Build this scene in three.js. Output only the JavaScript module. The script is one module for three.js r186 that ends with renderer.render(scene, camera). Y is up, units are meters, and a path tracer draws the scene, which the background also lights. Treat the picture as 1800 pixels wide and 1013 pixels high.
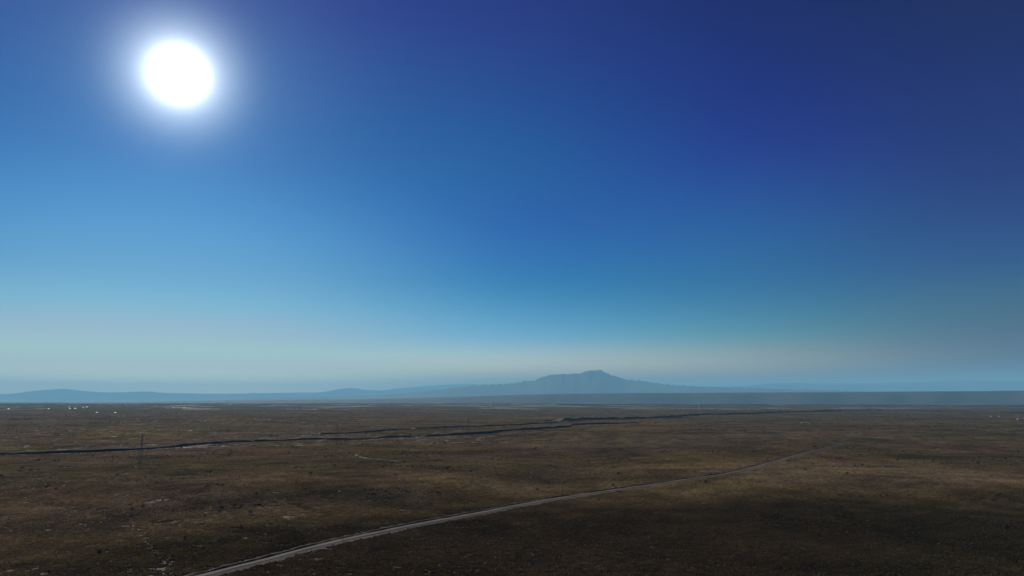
import * as THREE from 'three';
import { mergeGeometries } from 'three/addons/utils/BufferGeometryUtils.js';

// ------------------------------------------------------------------ camera, sky, sun, exposure
const EYE = 105, PITCH = THREE.MathUtils.degToRad(9.12), FOV = 45, W0 = 1800, H0 = 1013;
const scene = new THREE.Scene();
const camera = new THREE.PerspectiveCamera(FOV, 16 / 9, 1, 400000);
camera.position.set(0, EYE, 0);
camera.rotation.set(PITCH, 0, 0);
scene.add(camera);
const renderer = new THREE.WebGLRenderer();
renderer.toneMapping = THREE.LinearToneMapping;
renderer.toneMappingExposure = 1.3;
renderer.shadowMap.enabled = true;

const FPX = (H0 / 2) / Math.tan(THREE.MathUtils.degToRad(FOV / 2));
function ray(px, py) {                                   // direction through a place of the photograph (1800 x 1013)
  const x = (px - W0 / 2) / FPX, y = -(py - H0 / 2) / FPX;
  const c = Math.cos(PITCH), s = Math.sin(PITCH);
  return new THREE.Vector3(x, y * c + s, y * s - c).normalize();
}
const SUN = ray(314, 131);
const sunAz = Math.atan2(SUN.x, -SUN.z);

const sun = new THREE.DirectionalLight(0xffffff, 5);
sun.color.setRGB(1.0, 0.96, 0.92);
sun.position.copy(SUN).multiplyScalar(3000);
sun.castShadow = true;
sun.shadow.mapSize.set(4096, 4096);
Object.assign(sun.shadow.camera, { left: -1600, right: 1600, top: 1600, bottom: -1600, near: 10, far: 9000 });
sun.shadow.bias = -0.001;
scene.add(sun, sun.target);

const sstep = (a, b, x) => { const t = Math.min(1, Math.max(0, (x - a) / (b - a))); return t * t * (3 - 2 * t); };

// clear air: colour by height above the horizon (rows, degrees) and by turn away from the sun (columns, degrees)
const SKY_EL = [1.2, 2.4, 4.7, 7, 9.3, 13.8, 18.2, 22.4, 30.5, 55, 90];
const SKY_AZ = [8, 26, 46, 61, 110, 180];
const SKY_RGB = [
  [[1.0272, 0.9036, 0.6412], [0.4584, 0.7446, 0.5298], [0.3478, 0.4369, 0.5075], [0.1728, 0.3962, 0.5356], [0.1016, 0.2888, 0.4917], [0.0350, 0.1941, 0.4567], [0.0008, 0.0761, 0.3043], [0.0005, 0.0518, 0.2440], [0.0005, 0.0012, 0.1678], [0.0005, 0.0005, 0.0926], [0.0031, 0.0052, 0.0686]],
  [[0.0005, 0.0005, 0.0005], [0.7306, 0.6715, 0.4503], [0.1276, 0.3771, 0.5514], [0.0454, 0.2328, 0.4441], [0.0005, 0.1399, 0.3570], [0.0005, 0.0562, 0.3166], [0.0005, 0.0766, 0.2510], [0.0005, 0.0447, 0.2262], [0.0074, 0.0133, 0.1549], [0.0039, 0.0071, 0.1123], [0.0031, 0.0052, 0.0686]],
  [[0.0017, 0.0005, 0.0007], [0.4247, 0.3193, 0.1699], [0.0622, 0.2143, 0.2430], [0.0117, 0.1249, 0.2472], [0.0005, 0.0854, 0.2331], [0.0005, 0.0576, 0.2459], [0.0005, 0.0071, 0.2058], [0.0005, 0.0005, 0.1524], [0.0005, 0.0005, 0.0907], [0.0005, 0.0005, 0.0844], [0.0031, 0.0052, 0.0686]],
  [[0.0005, 0.0005, 0.0005], [0.0318, 0.0005, 0.0127], [0.0264, 0.0340, 0.0676], [0.0124, 0.0532, 0.1110], [0.0005, 0.0244, 0.1437], [0.0005, 0.0011, 0.1182], [0.0005, 0.0005, 0.1006], [0.0005, 0.0005, 0.0852], [0.0005, 0.0005, 0.0435], [0.0005, 0.0005, 0.0435], [0.0031, 0.0052, 0.0686]],
  [[0.0005, 0.0005, 0.0005], [0.0311, 0.0005, 0.0125], [0.0259, 0.0333, 0.0662], [0.0121, 0.0522, 0.1087], [0.0005, 0.0239, 0.1409], [0.0005, 0.0011, 0.1159], [0.0005, 0.0005, 0.0986], [0.0005, 0.0005, 0.0835], [0.0005, 0.0005, 0.0426], [0.0005, 0.0005, 0.0426], [0.0031, 0.0052, 0.0686]],
  [[0.0012, 0.0005, 0.0005], [0.2675, 0.1918, 0.1070], [0.0479, 0.1422, 0.1728], [0.0120, 0.0962, 0.1927], [0.0005, 0.0610, 0.1973], [0.0005, 0.0350, 0.1948], [0.0005, 0.0045, 0.1637], [0.0005, 0.0005, 0.1255], [0.0005, 0.0005, 0.0718], [0.0005, 0.0005, 0.0718], [0.0031, 0.0052, 0.0686]]
];
const SKYW = 2048, SKYH = 1024;
function skyColor(el, dAz, out) {
  let i = 0; while (i < SKY_EL.length - 2 && el > SKY_EL[i + 1]) i++;
  let j = 0; while (j < SKY_AZ.length - 2 && dAz > SKY_AZ[j + 1]) j++;
  const sm = (t) => t;
  const u = sm(Math.min(1, Math.max(0, (el - SKY_EL[i]) / (SKY_EL[i + 1] - SKY_EL[i]))));
  const v = sm(Math.min(1, Math.max(0, (dAz - SKY_AZ[j]) / (SKY_AZ[j + 1] - SKY_AZ[j]))));
  for (let c = 0; c < 3; c++) {
    const a = SKY_RGB[j][i][c] * (1 - u) + SKY_RGB[j][i + 1][c] * u, b = SKY_RGB[j + 1][i][c] * (1 - u) + SKY_RGB[j + 1][i + 1][c] * u;
    out[c] = a * (1 - v) + b * v; /*lin*/
  }
}
function glow(off, o, k) {                                 // the bright air round the sun
  const core = 3.2 * Math.exp(-((off / 1.42) ** 2)), halo = 0.74 * Math.exp(-((off / 3.1) ** 2)), wide = 0.19 * Math.exp(-off / 7);
  o[k] += core + halo * 0.9 + wide * 0.58; o[k + 1] += core + halo + wide * 0.97; o[k + 2] += core + halo + wide * 1.15;
}
{
  const data = new Float32Array(SKYW * SKYH * 4), o = [0, 0, 0], D = 180 / Math.PI;
  for (let r = 0; r < SKYH; r++) {
    const up = ((r + 0.5) / SKYH - 0.5) * Math.PI, y = Math.sin(up), cu = Math.cos(up);
    for (let c = 0; c < SKYW; c++) {
      const a = ((c + 0.5) / SKYW - 0.5) * 2 * Math.PI, x = Math.cos(a) * cu, z = Math.sin(a) * cu;
      let d = Math.abs(Math.atan2(x, -z) - sunAz); if (d > Math.PI) d = 2 * Math.PI - d;
      skyColor(Math.max(0, up * D), d * D, o);
      const k = (r * SKYW + c) * 4; data[k] = o[0]; data[k + 1] = o[1]; data[k + 2] = o[2]; data[k + 3] = 1;
    }
  }
  // smooth the steps of the table, round about and up and down
  const tmp = new Float32Array(data.length);
  for (let pass = 0; pass < 2; pass++) {
    for (let r = 0; r < SKYH; r++) for (let c = 0; c < 3; c++) { const R = 30; let sum = 0; for (let q = -R; q <= R; q++) sum += data[(r * SKYW + ((q + SKYW) % SKYW)) * 4 + c]; for (let q = 0; q < SKYW; q++) { tmp[(r * SKYW + q) * 4 + c] = sum / (2 * R + 1); sum += data[(r * SKYW + ((q + R + 1) % SKYW)) * 4 + c] - data[(r * SKYW + ((q - R + SKYW) % SKYW)) * 4 + c]; } }
    for (let q = 0; q < SKYW; q++) for (let c = 0; c < 3; c++) for (let r = 0; r < SKYH; r++) { const el = (r / SKYH - 0.5) * 180, R = el < 1 ? 0 : el < 12 ? 4 : 12; let sum = 0, w = 0; for (let k = -R; k <= R; k++) { const rr = Math.min(SKYH - 1, Math.max(SKYH / 2, r + k)); sum += tmp[(rr * SKYW + q) * 4 + c]; w++; } data[(r * SKYW + q) * 4 + c] = R ? sum / w : tmp[(r * SKYW + q) * 4 + c]; }
  }
  for (let r = 0; r < SKYH; r++) for (let q = 0; q < SKYW; q++) {
    const up = ((r + 0.5) / SKYH - 0.5) * Math.PI, a = ((q + 0.5) / SKYW - 0.5) * 2 * Math.PI;
    const off = Math.acos(Math.min(1, Math.cos(a) * Math.cos(up) * SUN.x + Math.sin(up) * SUN.y + Math.sin(a) * Math.cos(up) * SUN.z)) * D;
    if (off < 40 && up > 0) glow(off, data, (r * SKYW + q) * 4);
  }
  const t = new THREE.DataTexture(data, SKYW, SKYH, THREE.RGBAFormat, THREE.FloatType);
  t.mapping = THREE.EquirectangularReflectionMapping; t.magFilter = t.minFilter = THREE.LinearFilter; t.needsUpdate = true;
  scene.background = t; scene.environment = t;
}
scene.fog = new THREE.FogExp2(new THREE.Color().setRGB(0.32, 0.74, 1.0), 1 / 52000);

// ------------------------------------------------------------------ chance and noise
let seed = 12345;
const rnd = () => { seed = (seed + 0x6d2b79f5) | 0; let t = Math.imul(seed ^ (seed >>> 15), 1 | seed); t = (t + Math.imul(t ^ (t >>> 7), 61 | t)) ^ t; return ((t ^ (t >>> 14)) >>> 0) / 4294967296; };
const PERM = new Uint8Array(512); { const p = [...Array(256).keys()]; for (let i = 255; i > 0; i--) { const j = Math.floor(rnd() * (i + 1)); [p[i], p[j]] = [p[j], p[i]]; } for (let i = 0; i < 512; i++) PERM[i] = p[i & 255]; }
const GX = [], GY = []; for (let i = 0; i < 16; i++) { GX.push(Math.cos(i * Math.PI / 8 + 0.2)); GY.push(Math.sin(i * Math.PI / 8 + 0.2)); }
function noise(x, y) {
  const ix = Math.floor(x), iy = Math.floor(y), fx = x - ix, fy = y - iy, X = ix & 255, Y = iy & 255;
  const u = fx * fx * fx * (fx * (fx * 6 - 15) + 10), v = fy * fy * fy * (fy * (fy * 6 - 15) + 10);
  const g = (a, b, dx, dy) => { const h = PERM[PERM[a & 255] + (b & 255)] & 15; return GX[h] * dx + GY[h] * dy; };
  const a = g(X, Y, fx, fy), b = g(X + 1, Y, fx - 1, fy), c = g(X, Y + 1, fx, fy - 1), d = g(X + 1, Y + 1, fx - 1, fy - 1);
  return (a + (b - a) * u + (c - a) * v + (a - b - c + d) * u * v) * 1.5;
}
const fbm = (x, y, n = 4) => { let s = 0, a = 0.5; for (let i = 0; i < n; i++) { s += a * noise(x, y); x = x * 2.03 + 17.3; y = y * 2.03 - 9.1; a *= 0.5; } return s * 1.4; };

// ------------------------------------------------------------------ the lie of the land
const flat = (px, py, y = 0) => { const d = ray(px, py); const t = (y - EYE) / d.y; return [d.x * t, d.z * t]; };
function nearLine(line, x, z) {                           // distance to a polyline, which side, and place along it
  let best = 1e18, side = 1, at = 0;
  for (let i = 0; i + 1 < line.length; i++) {
    const [ax, az] = line[i], [bx, bz] = line[i + 1], dx = bx - ax, dz = bz - az, l2 = dx * dx + dz * dz;
    const t = Math.min(1, Math.max(0, ((x - ax) * dx + (z - az) * dz) / l2)), qx = x - ax - dx * t, qz = z - az - dz * t, d = qx * qx + qz * qz;
    if (d < best) { best = d; side = dx * qz - dz * qx > 0 ? 1 : -1; at = (i + t) / (line.length - 1); }
  }
  return [Math.sqrt(best), side, at];
}
// low ridges: crest line, height, width of the near slope, width of the far slope
const RIDGES = [
  { line: [[300, 886], [450, 864], [560, 858], [640, 853], [720, 848], [790, 848], [900, 853]].map(([a, b]) => flat(a, b, 9)), h: 9, near: 95, far: 420 },
  { line: [[1180, 850], [1300, 844], [1470, 839], [1560, 840], [1660, 847], [1760, 860], [1850, 872]].map(([a, b]) => flat(a, b, 8)), h: 8, near: 110, far: 500 },
  { line: [[120, 892], [230, 880], [300, 872]].map(([a, b]) => flat(a, b, 4)), h: 4, near: 60, far: 200 },
  { line: [[380, 930], [470, 912], [560, 902]].map(([a, b]) => flat(a, b, 3)), h: 3, near: 40, far: 160 },
  { line: [[1000, 775], [1150, 762], [1350, 757], [1600, 757], [1850, 757]].map(([a, b]) => flat(a, b, 14)), h: 14, near: 500, far: 900 },
];
for (const r of RIDGES) { const xs = r.line.map((p) => p[0]), zs = r.line.map((p) => p[1]), m = Math.max(r.near, r.far) * 2.6; r.box = [Math.min(...xs) - m, Math.max(...xs) + m, Math.min(...zs) - m, Math.max(...zs) + m]; }
function height(x, z) {
  const r = Math.hypot(x, z);
  let h = 2.2 * noise(x / 310 + 3, z / 310) + 0.9 * noise(x / 120, z / 120 + 8) * sstep(5000, 1500, r);
  h += 7 * sstep(1500, 6000, r) * sstep(30000, 15000, r) * noise(x / 2100, z / 1500 + 4) + 3 * sstep(900, 3000, r) * sstep(30000, 15000, r) * noise(x / 800, z / 600);
  for (const g of RIDGES) {
    if (x < g.box[0] || x > g.box[1] || z < g.box[2] || z > g.box[3]) continue;
    const [d, side, at] = nearLine(g.line, x, z), ends = sstep(0, 0.16, at) * sstep(1, 0.84, at);
    const w = side > 0 ? g.near : g.far, q = d / w;
    h += g.h * ends * Math.exp(-q * q * 0.9);
  }
  return h;
}
function ground(px, py) {                                 // the place on the land seen through a place of the photograph
  const d = ray(px, py); let t0 = 100, t1 = 100;
  for (let i = 0; i < 900; i++) {
    t1 = t0 * 1.008;
    if (EYE + d.y * t1 < height(d.x * t1, d.z * t1)) break;
    t0 = t1; if (t0 > 42000) break;
  }
  for (let i = 0; i < 30; i++) { const m = (t0 + t1) / 2; if (EYE + d.y * m < height(d.x * m, d.z * m)) t1 = m; else t0 = m; }
  const x = d.x * t1, z = d.z * t1; return new THREE.Vector3(x, height(x, z), z);
}
const spot = (px, dist) => { const d = ray(px, 703), k = dist / Math.hypot(d.x, d.z); return [d.x * k, d.z * k]; };
const metresPerPx = (p) => p.length() / Math.hypot(FPX, 200);

// ------------------------------------------------------------------ names, labels
const used = {};
const numbered = (n) => { const k = used[n] = (used[n] ?? -1) + 1; return k ? n + '_' + String(k).padStart(3, '0') : n; };
function tag(o, label, category, group) { o.userData.label = label; if (category) o.userData.category = category; if (group) o.userData.group = group; return o; }
function setting(o, label) { o.userData.kind = 'structure'; o.userData.label = label; return o; }
function mesh(name, geo, mat, parent = scene) { const m = new THREE.Mesh(geo, mat); m.name = parent === scene ? numbered(name) : name; m.castShadow = m.receiveShadow = true; parent.add(m); return m; }
function group(name, p, turn = 0) { const g = new THREE.Group(); g.name = numbered(name); g.position.copy(p); g.rotation.y = turn; scene.add(g); return g; }
function copyOf(o, p, turn, s = 1) { const c = o.clone(); c.name = numbered(o.name.replace(/_\d+$/, '')); c.position.copy(p); c.rotation.y = turn; c.scale.setScalar(s); c.userData = { ...o.userData }; scene.add(c); return c; }
const mat = (r, g, b, rough = 0.95, extra = {}) => new THREE.MeshStandardMaterial({ color: new THREE.Color().setRGB(r, g, b), roughness: rough, metalness: 0, ...extra });

// ------------------------------------------------------------------ ground cover: where it is shrubby, grassy, bare, or darkened for shade
const PALE = [[285, 1001, 9], [293, 990, 6], [277, 1000, 5], [280, 1010, 7], [270, 882, 9], [286, 879, 7], [150, 922, 7], [296, 945, 4], [500, 910, 8], [512, 911, 6], [930, 757, 30], [940, 758, 26]]
  .map(([a, b, w]) => { const p = ground(a, b); return [p.x, p.z, w]; });
const SHADE_SCRUB = [[1150, 912, 300, 120, 0.75], [1500, 950, 420, 120, 0.85], [900, 990, 420, 90], [1250, 985, 420, 120], [1700, 980, 300, 100], [760, 985, 160, 80, 0.7], [640, 868, 130, 40, 0.35], [1600, 900, 300, 60, 0.5]]  // olive scrub, darkened further to put in near-right falloff and ridge-slope shade
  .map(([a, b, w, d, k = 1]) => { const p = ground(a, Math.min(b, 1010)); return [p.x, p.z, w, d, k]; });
const LIGHTS = [[1380, 822, 320, 200], [1600, 838, 260, 140], [1150, 860, 200, 60], [420, 915, 90, 30], [560, 906, 120, 40], [140, 975, 70, 40], [700, 838, 200, 60]]
  .map(([a, b, w, d]) => { const p = ground(a, b); return [p.x, p.z, w, d]; });
function cover(x, z) {
  const r = Math.hypot(x, z);
  const big = fbm(x / 900 + 5, z / 700, 3), mid = fbm(x / 210, z / 150 + 11, 4), small = r < 4000 ? fbm(x / 34 + 2, z / 30, 3) : noise(x / 260, z / 160);
  let shrub = 0.42 + 0.30 * big + 0.42 * mid + 0.32 * small, grass = 0.45 + 0.55 * fbm(x / 420 - 31, z / 300 + 7, 4) - 0.35 * big;
  let dark = 0, light = 0;
  if (r < 2500) {
    for (const [a, b, w, d, k] of SHADE_SCRUB) { const q = ((x - a) / w) ** 2 + ((z - b) / d) ** 2; if (q < 6) dark += k * Math.exp(-q * 1.2); }
    for (const [a, b, w, d] of LIGHTS) { const q = ((x - a) / w) ** 2 + ((z - b) / d) ** 2; if (q < 6) light += Math.exp(-q * 1.2); }
  }
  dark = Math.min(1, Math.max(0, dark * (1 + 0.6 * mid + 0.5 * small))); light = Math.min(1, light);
  shrub += 0.45 * dark - 0.3 * light; grass += 0.35 * light - 0.2 * dark;  // shade of these patches goes in as denser, darker scrub
  return [Math.min(1, Math.max(0, shrub)), Math.min(1, Math.max(0, grass)), r, small, mid, big, dark, light];
}
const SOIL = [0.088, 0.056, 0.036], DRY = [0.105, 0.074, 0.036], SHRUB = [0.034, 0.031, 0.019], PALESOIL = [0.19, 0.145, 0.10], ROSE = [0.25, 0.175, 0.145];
function paleAt(x, z) {                                    // small scars of bare light soil
  let k = 0;
  for (const [a, b, w] of PALE) {
    const dx = x - a, dz = z - b; if (Math.abs(dx) > 2 * w || Math.abs(dz) > 2 * w) continue;
    k = Math.max(k, sstep(0.95, 0.45, Math.hypot(dx, dz) / w + 0.75 * noise(x / 5.5, z / 7) + 0.5 * noise(x / 2.1, z / 2.6)));
  }
  return k;
}
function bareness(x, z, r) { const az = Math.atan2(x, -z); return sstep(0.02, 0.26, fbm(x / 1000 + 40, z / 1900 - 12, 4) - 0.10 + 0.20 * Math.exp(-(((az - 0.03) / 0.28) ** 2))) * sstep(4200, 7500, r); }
function coverColor(x, z, out) {
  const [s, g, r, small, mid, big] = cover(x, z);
  const patch = bareness(x, z, r);
  const tex = Math.max(0.35, 1 + 0.30 * small + 0.5 * mid + 0.55 * noise(x / 64 + 3, z / 100) + 0.45 * noise(x / 330, z / 280 + 6));
  const gg = sstep(0.3, 0.75, g), ss = sstep(0.45, 1.0, s) * 0.85;
  for (let c = 0; c < 3; c++) {
    let v = SOIL[c] * tex;
    v += (DRY[c] - v) * gg * 0.8;
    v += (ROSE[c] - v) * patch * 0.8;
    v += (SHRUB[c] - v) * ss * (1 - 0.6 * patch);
    out[c] = v * (0.5 + 0.5 * tex);
  }
  const k = paleAt(x, z); if (k > 0) for (let c = 0; c < 3; c++) out[c] += (PALESOIL[c] - out[c]) * k * 0.85;
}

// ------------------------------------------------------------------ the plain: one sheet to the horizon
const RMAX = 41000;
{
  const radii = [0.5, 60, 140, 220, 290, 340]; let r = 380;
  while (r < RMAX) { radii.push(r); r += Math.min(0.55 * r * r / (EYE * 696), 0.0125 * r, 320); }
  radii.push(RMAX);
  const angs = []; const A = 41.5, n = 1300; for (let i = 0; i <= n; i++) angs.push(-A + 2 * A * i / n);
  for (let a = A + 2; a < 360 - A - 1; a += 3) angs.push(a);
  const nr = radii.length, na = angs.length, pos = new Float32Array(nr * na * 3), col = new Float32Array(nr * na * 3), uv = new Float32Array(nr * na * 2), o = [0, 0, 0];
  for (let i = 0; i < nr; i++) for (let j = 0; j < na; j++) {
    const a = THREE.MathUtils.degToRad(angs[j]), x = Math.sin(a) * radii[i], z = -Math.cos(a) * radii[i], k = i * na + j;
    pos[3 * k] = x; pos[3 * k + 1] = height(x, z); pos[3 * k + 2] = z; uv[2 * k] = x; uv[2 * k + 1] = z;
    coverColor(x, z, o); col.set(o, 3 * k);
  }
  const idx = new Uint32Array((nr - 1) * na * 6); let q = 0;
  for (let i = 0; i + 1 < nr; i++) for (let j = 0; j < na; j++) {
    const j2 = (j + 1) % na, a = i * na + j, b = i * na + j2, c = a + na, d = b + na;
    idx[q++] = a; idx[q++] = c; idx[q++] = b; idx[q++] = b; idx[q++] = c; idx[q++] = d;
  }
  const g = new THREE.BufferGeometry();
  g.setAttribute('position', new THREE.BufferAttribute(pos, 3)); g.setAttribute('color', new THREE.BufferAttribute(col, 3)); g.setAttribute('uv', new THREE.BufferAttribute(uv, 2));
  g.setIndex(new THREE.BufferAttribute(idx, 1)); g.computeVertexNormals();
  console.log('ground rows', nr, 'columns', na, 'triangles', idx.length / 3);
  // grain: soil, litter and grass clumps, 260 m a side
  const S = 2048, px = new Uint8Array(S * S * 4), wrap = (x, y, f) => { // noise that closes on itself
    const ix = Math.floor(x * f), iy = Math.floor(y * f), fx = x * f - ix, fy = y * f - iy, m = (v) => ((v % f) + f) % f;
    const h = (a, b) => PERM[PERM[m(a) & 255] + ((m(b) + (m(a) >> 8)) & 255)] / 255, u = fx * fx * (3 - 2 * fx), v = fy * fy * (3 - 2 * fy);
    return (h(ix, iy) * (1 - u) + h(ix + 1, iy) * u) * (1 - v) + (h(ix, iy + 1) * (1 - u) + h(ix + 1, iy + 1) * u) * v;
  };
  for (let y = 0; y < S; y++) for (let x = 0; x < S; x++) {
    const u = x / S, v = y / S, n1 = wrap(u, v, 32), n2 = wrap(u, v + 0.37, 101), n3 = wrap(u + 0.21, v, 229);
    let k = 0.62 + 0.30 * (n1 - 0.5) + 0.50 * (n2 - 0.5) + 0.5 * (n3 - 0.5); if (n2 * 0.6 + n3 * 0.4 > 0.72) k *= 0.5;
    k = Math.min(1, Math.max(0.12, k)); const w = (n1 - 0.5) * 0.12, i = (y * S + x) * 4;
    px[i] = 255 * Math.min(1, k * (1 + w)); px[i + 1] = 255 * k; px[i + 2] = 255 * Math.min(1, k * (1 - w)); px[i + 3] = 255;
  }
  const t = new THREE.DataTexture(px, S, S); t.wrapS = t.wrapT = THREE.RepeatWrapping; t.magFilter = THREE.LinearFilter; t.minFilter = THREE.LinearMipmapLinearFilter; t.generateMipmaps = true;
  t.repeat.set(1 / 260, 1 / 260); t.rotation = 0.4; t.needsUpdate = true;
  const m = new THREE.MeshPhysicalMaterial({ vertexColors: true, map: t, roughness: 1, specularIntensity: 0.1, color: new THREE.Color().setRGB(0.8, 0.8, 0.8) });
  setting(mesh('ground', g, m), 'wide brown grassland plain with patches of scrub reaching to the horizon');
}

// ------------------------------------------------------------------ strips laid on the land: road, tracks, washes
function curveOf(pts, step) {                              // pts: Vector3 on the ground; resampled, put back on the land
  const c = new THREE.CatmullRomCurve3(pts.map((p) => new THREE.Vector3(p.x, 0, p.z)), false, 'centripetal'), n = Math.max(4, Math.round(c.getLength() / step));
  return c.getSpacedPoints(n);
}
function strip(path, profile, tone, lift = 0) {            // profile: [across (left of travel is +), height] or a function of the place along
  const pos = [], col = [], uv = [], idx = [], n = path.length; let along = 0;
  const P = typeof profile === 'function' ? profile : () => profile, m = P(0, 0).length;
  for (let i = 0; i < n; i++) {
    const a = path[Math.max(0, i - 1)], b = path[Math.min(n - 1, i + 1)], dx = b.x - a.x, dz = b.z - a.z, l = Math.hypot(dx, dz), nx = dz / l, nz = -dx / l;
    if (i) along += path[i].distanceTo(path[i - 1]);
    P(i / (n - 1), along).forEach(([w, y], k) => {
      const x = path[i].x + nx * w, z = path[i].z + nz * w;
      pos.push(x, height(x, z) + y + lift, z); uv.push(w, along);
      const t = tone(k, i / (n - 1), along, x, z); col.push(t[0], t[1], t[2]);
    });
  }
  for (let i = 0; i + 1 < n; i++) for (let k = 0; k + 1 < m; k++) { const a = i * m + k, b = a + 1, c = a + m, d = c + 1; idx.push(a, b, c, b, d, c); }
  const g = new THREE.BufferGeometry();
  g.setAttribute('position', new THREE.Float32BufferAttribute(pos, 3)); g.setAttribute('color', new THREE.Float32BufferAttribute(col, 3)); g.setAttribute('uv', new THREE.Float32BufferAttribute(uv, 2));
  g.setIndex(idx); g.computeVertexNormals(); return g;
}
const tinted = new THREE.MeshPhysicalMaterial({ vertexColors: true, roughness: 1, specularIntensity: 0.1, side: THREE.DoubleSide });
const onto = (list) => list.map(([a, b]) => ground(a, b));

// the dirt road, with the bank thrown up on its far side
const roadPts = [[356, 1012.5], [400, 1001], [450, 989], [500, 975.5], [550, 962.5], [594, 951.5], [650, 939.5], [700, 929], [750, 919], [800, 910], [850, 900.5], [900, 890.5], [942, 883], [985, 875.5], [1040, 867.5], [1095, 859.5], [1140, 853], [1187, 846], [1230, 840], [1270, 834], [1310, 826], [1350, 815], [1375, 808], [1400, 801], [1425, 794.5], [1450, 788.5], [1480, 780]];
const roadGround = onto(roadPts);
{ const d = roadGround[0].clone().sub(roadGround[2]).setY(0).normalize(); roadGround.unshift(roadGround[0].clone().addScaledVector(d, 120)); }
const roadPath = curveOf(roadGround, 5);
const roadNoise = (a, w) => noise(a / 23, w / 3);
{
  const prof = (t, a) => { const l = 0.9 * noise(a / 17, 3.3) + 0.5 * noise(a / 5, 9), q = 0.9 * noise(a / 19, 7.3) + 0.5 * noise(a / 6, 2), e = 0.84 - 0.25 * sstep(0.72, 1, t); return [[(-4.2 + l) * e, -0.25], [(-3.0 + l) * e, 0.26], [-2.1 * e, 0.33], [-1.5 * e, 0.24], [-0.7 * e, 0.32], [0, 0.40], [0.7 * e, 0.34], [1.5 * e, 0.24], [2.1 * e, 0.33], [(3.0 + q) * e, 0.24], [(4.1 + q) * e, -0.2]]; };
  const tone = (k, t, a, x, z) => { const rut = k === 3 || k === 7 ? 1.18 : k === 5 ? 0.86 : k === 0 || k === 10 ? 0.5 : k === 1 || k === 9 ? 0.75 : 1, j = rut * (1 - 0.3 * sstep(0.8, 1, t)) * (1 + 0.3 * noise(a / 24, 4) + 0.28 * noise(a / 9, k * 3.1) + 0.15 * noise(a / 3, k)); return [0.100 * j, 0.072 * j, 0.054 * j]; };
  setting(mesh('dirt_road', strip(roadPath, prof, tone), tinted), 'narrow pale dirt road running diagonally across the brown plain');
  const bank = (t, a) => { const h = 0.7 + 0.5 * noise(a / 40, 2.2) + 0.45 * noise(a / 9, 5), s = 1 + 0.2 * noise(a / 18, 7); return [[3.9, -0.35], [4.9, -0.3], [5.8 * s, h * 0.8], [6.8 * s, h], [8.0 * s, h * 0.8], [10.5 * s, -0.3]]; };
  const btone = (k, t, a, x, z) => { const j = 1 + 0.4 * noise(a / 6, k * 1.7); return k < 3 ? [0.055 * j, 0.044 * j, 0.032 * j] : [0.040 * j, 0.031 * j, 0.020 * j]; };
  setting(mesh('road_bank', strip(roadPath.map((p) => p.clone()), bank, btone), tinted), 'low dark earth bank along the far edge of the dirt road');
}
// faint tracks
const trackPaths = [];
function track(name, pts, w, c, label, wide = 1) {
  const p = onto(pts), path = curveOf(p, Math.max(3, metresPerPx(p[0]) * 2)); trackPaths.push(path);
  const lift = 0.12 + 0.02 * metresPerPx(p[0]);
  const pr = (t, a) => { const k = w * (1 + 0.3 * noise(a / 20, 4)); return [[-k / 2, -0.2], [-k / 2 + 0.3, lift], [-k / 6, lift - 0.03], [0, lift + 0.05], [k / 6, lift - 0.03], [k / 2 - 0.3, lift], [k / 2, -0.2]]; };
  const tone = (k, t, a, x, z) => { const j = 0.4 * (k === 2 || k === 4 ? 1.1 : k === 3 ? 0.7 : 0.85) * (1 + 0.35 * noise(a / 17, k * 2.3)); return [c[0] * j, c[1] * j, c[2] * j]; };
  return setting(mesh(name, strip(path, pr, tone), tinted), label);
}
track('track', [[1480, 780], [1530, 770.5], [1580, 764], [1640, 757]], 5, [0.17, 0.13, 0.10], 'faint continuation of the dirt road over the rise');
track('track', [[1683, 750], [1700, 747.5], [1712, 743], [1726, 737]], 6, [0.17, 0.13, 0.10], 'faint track climbing towards the ranch at the right');
track('track', [[745, 778], [737, 773], [737, 769.5], [744, 767.5]], 6, [0.17, 0.14, 0.12], 'small curved track beside the dark wash');
track('track', [[705, 811.5], [685, 809.8], [660, 808], [636, 804.5], [626, 801], [630, 798.5], [645, 797.5]], 4.5, [0.19, 0.15, 0.11], 'hairpin track on the brown plain in the middle distance');
track('track', [[1092, 858], [1060, 853.5], [1020, 848.5], [980, 841.5], [940, 835], [910, 831]], 2.4, [0.15, 0.115, 0.09], 'faint side track joining the dirt road from the left');
track('track', [[212, 897], [226, 914], [240, 932], [254, 949], [266, 965], [276, 980]], 1.0, [0.26, 0.19, 0.11], 'thin straight footpath in the grass at the lower left');
track('track', [[1470, 906], [1500, 911], [1535, 917]], 1.6, [0.16, 0.14, 0.11], 'short pale scrape in the dark grass at the right');
track('track', [[1640, 757], [1700, 756.5], [1760, 757.5], [1830, 760]], 8, [0.21, 0.175, 0.11], 'pale straight line of dry grass crossing the plain at the right');

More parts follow.
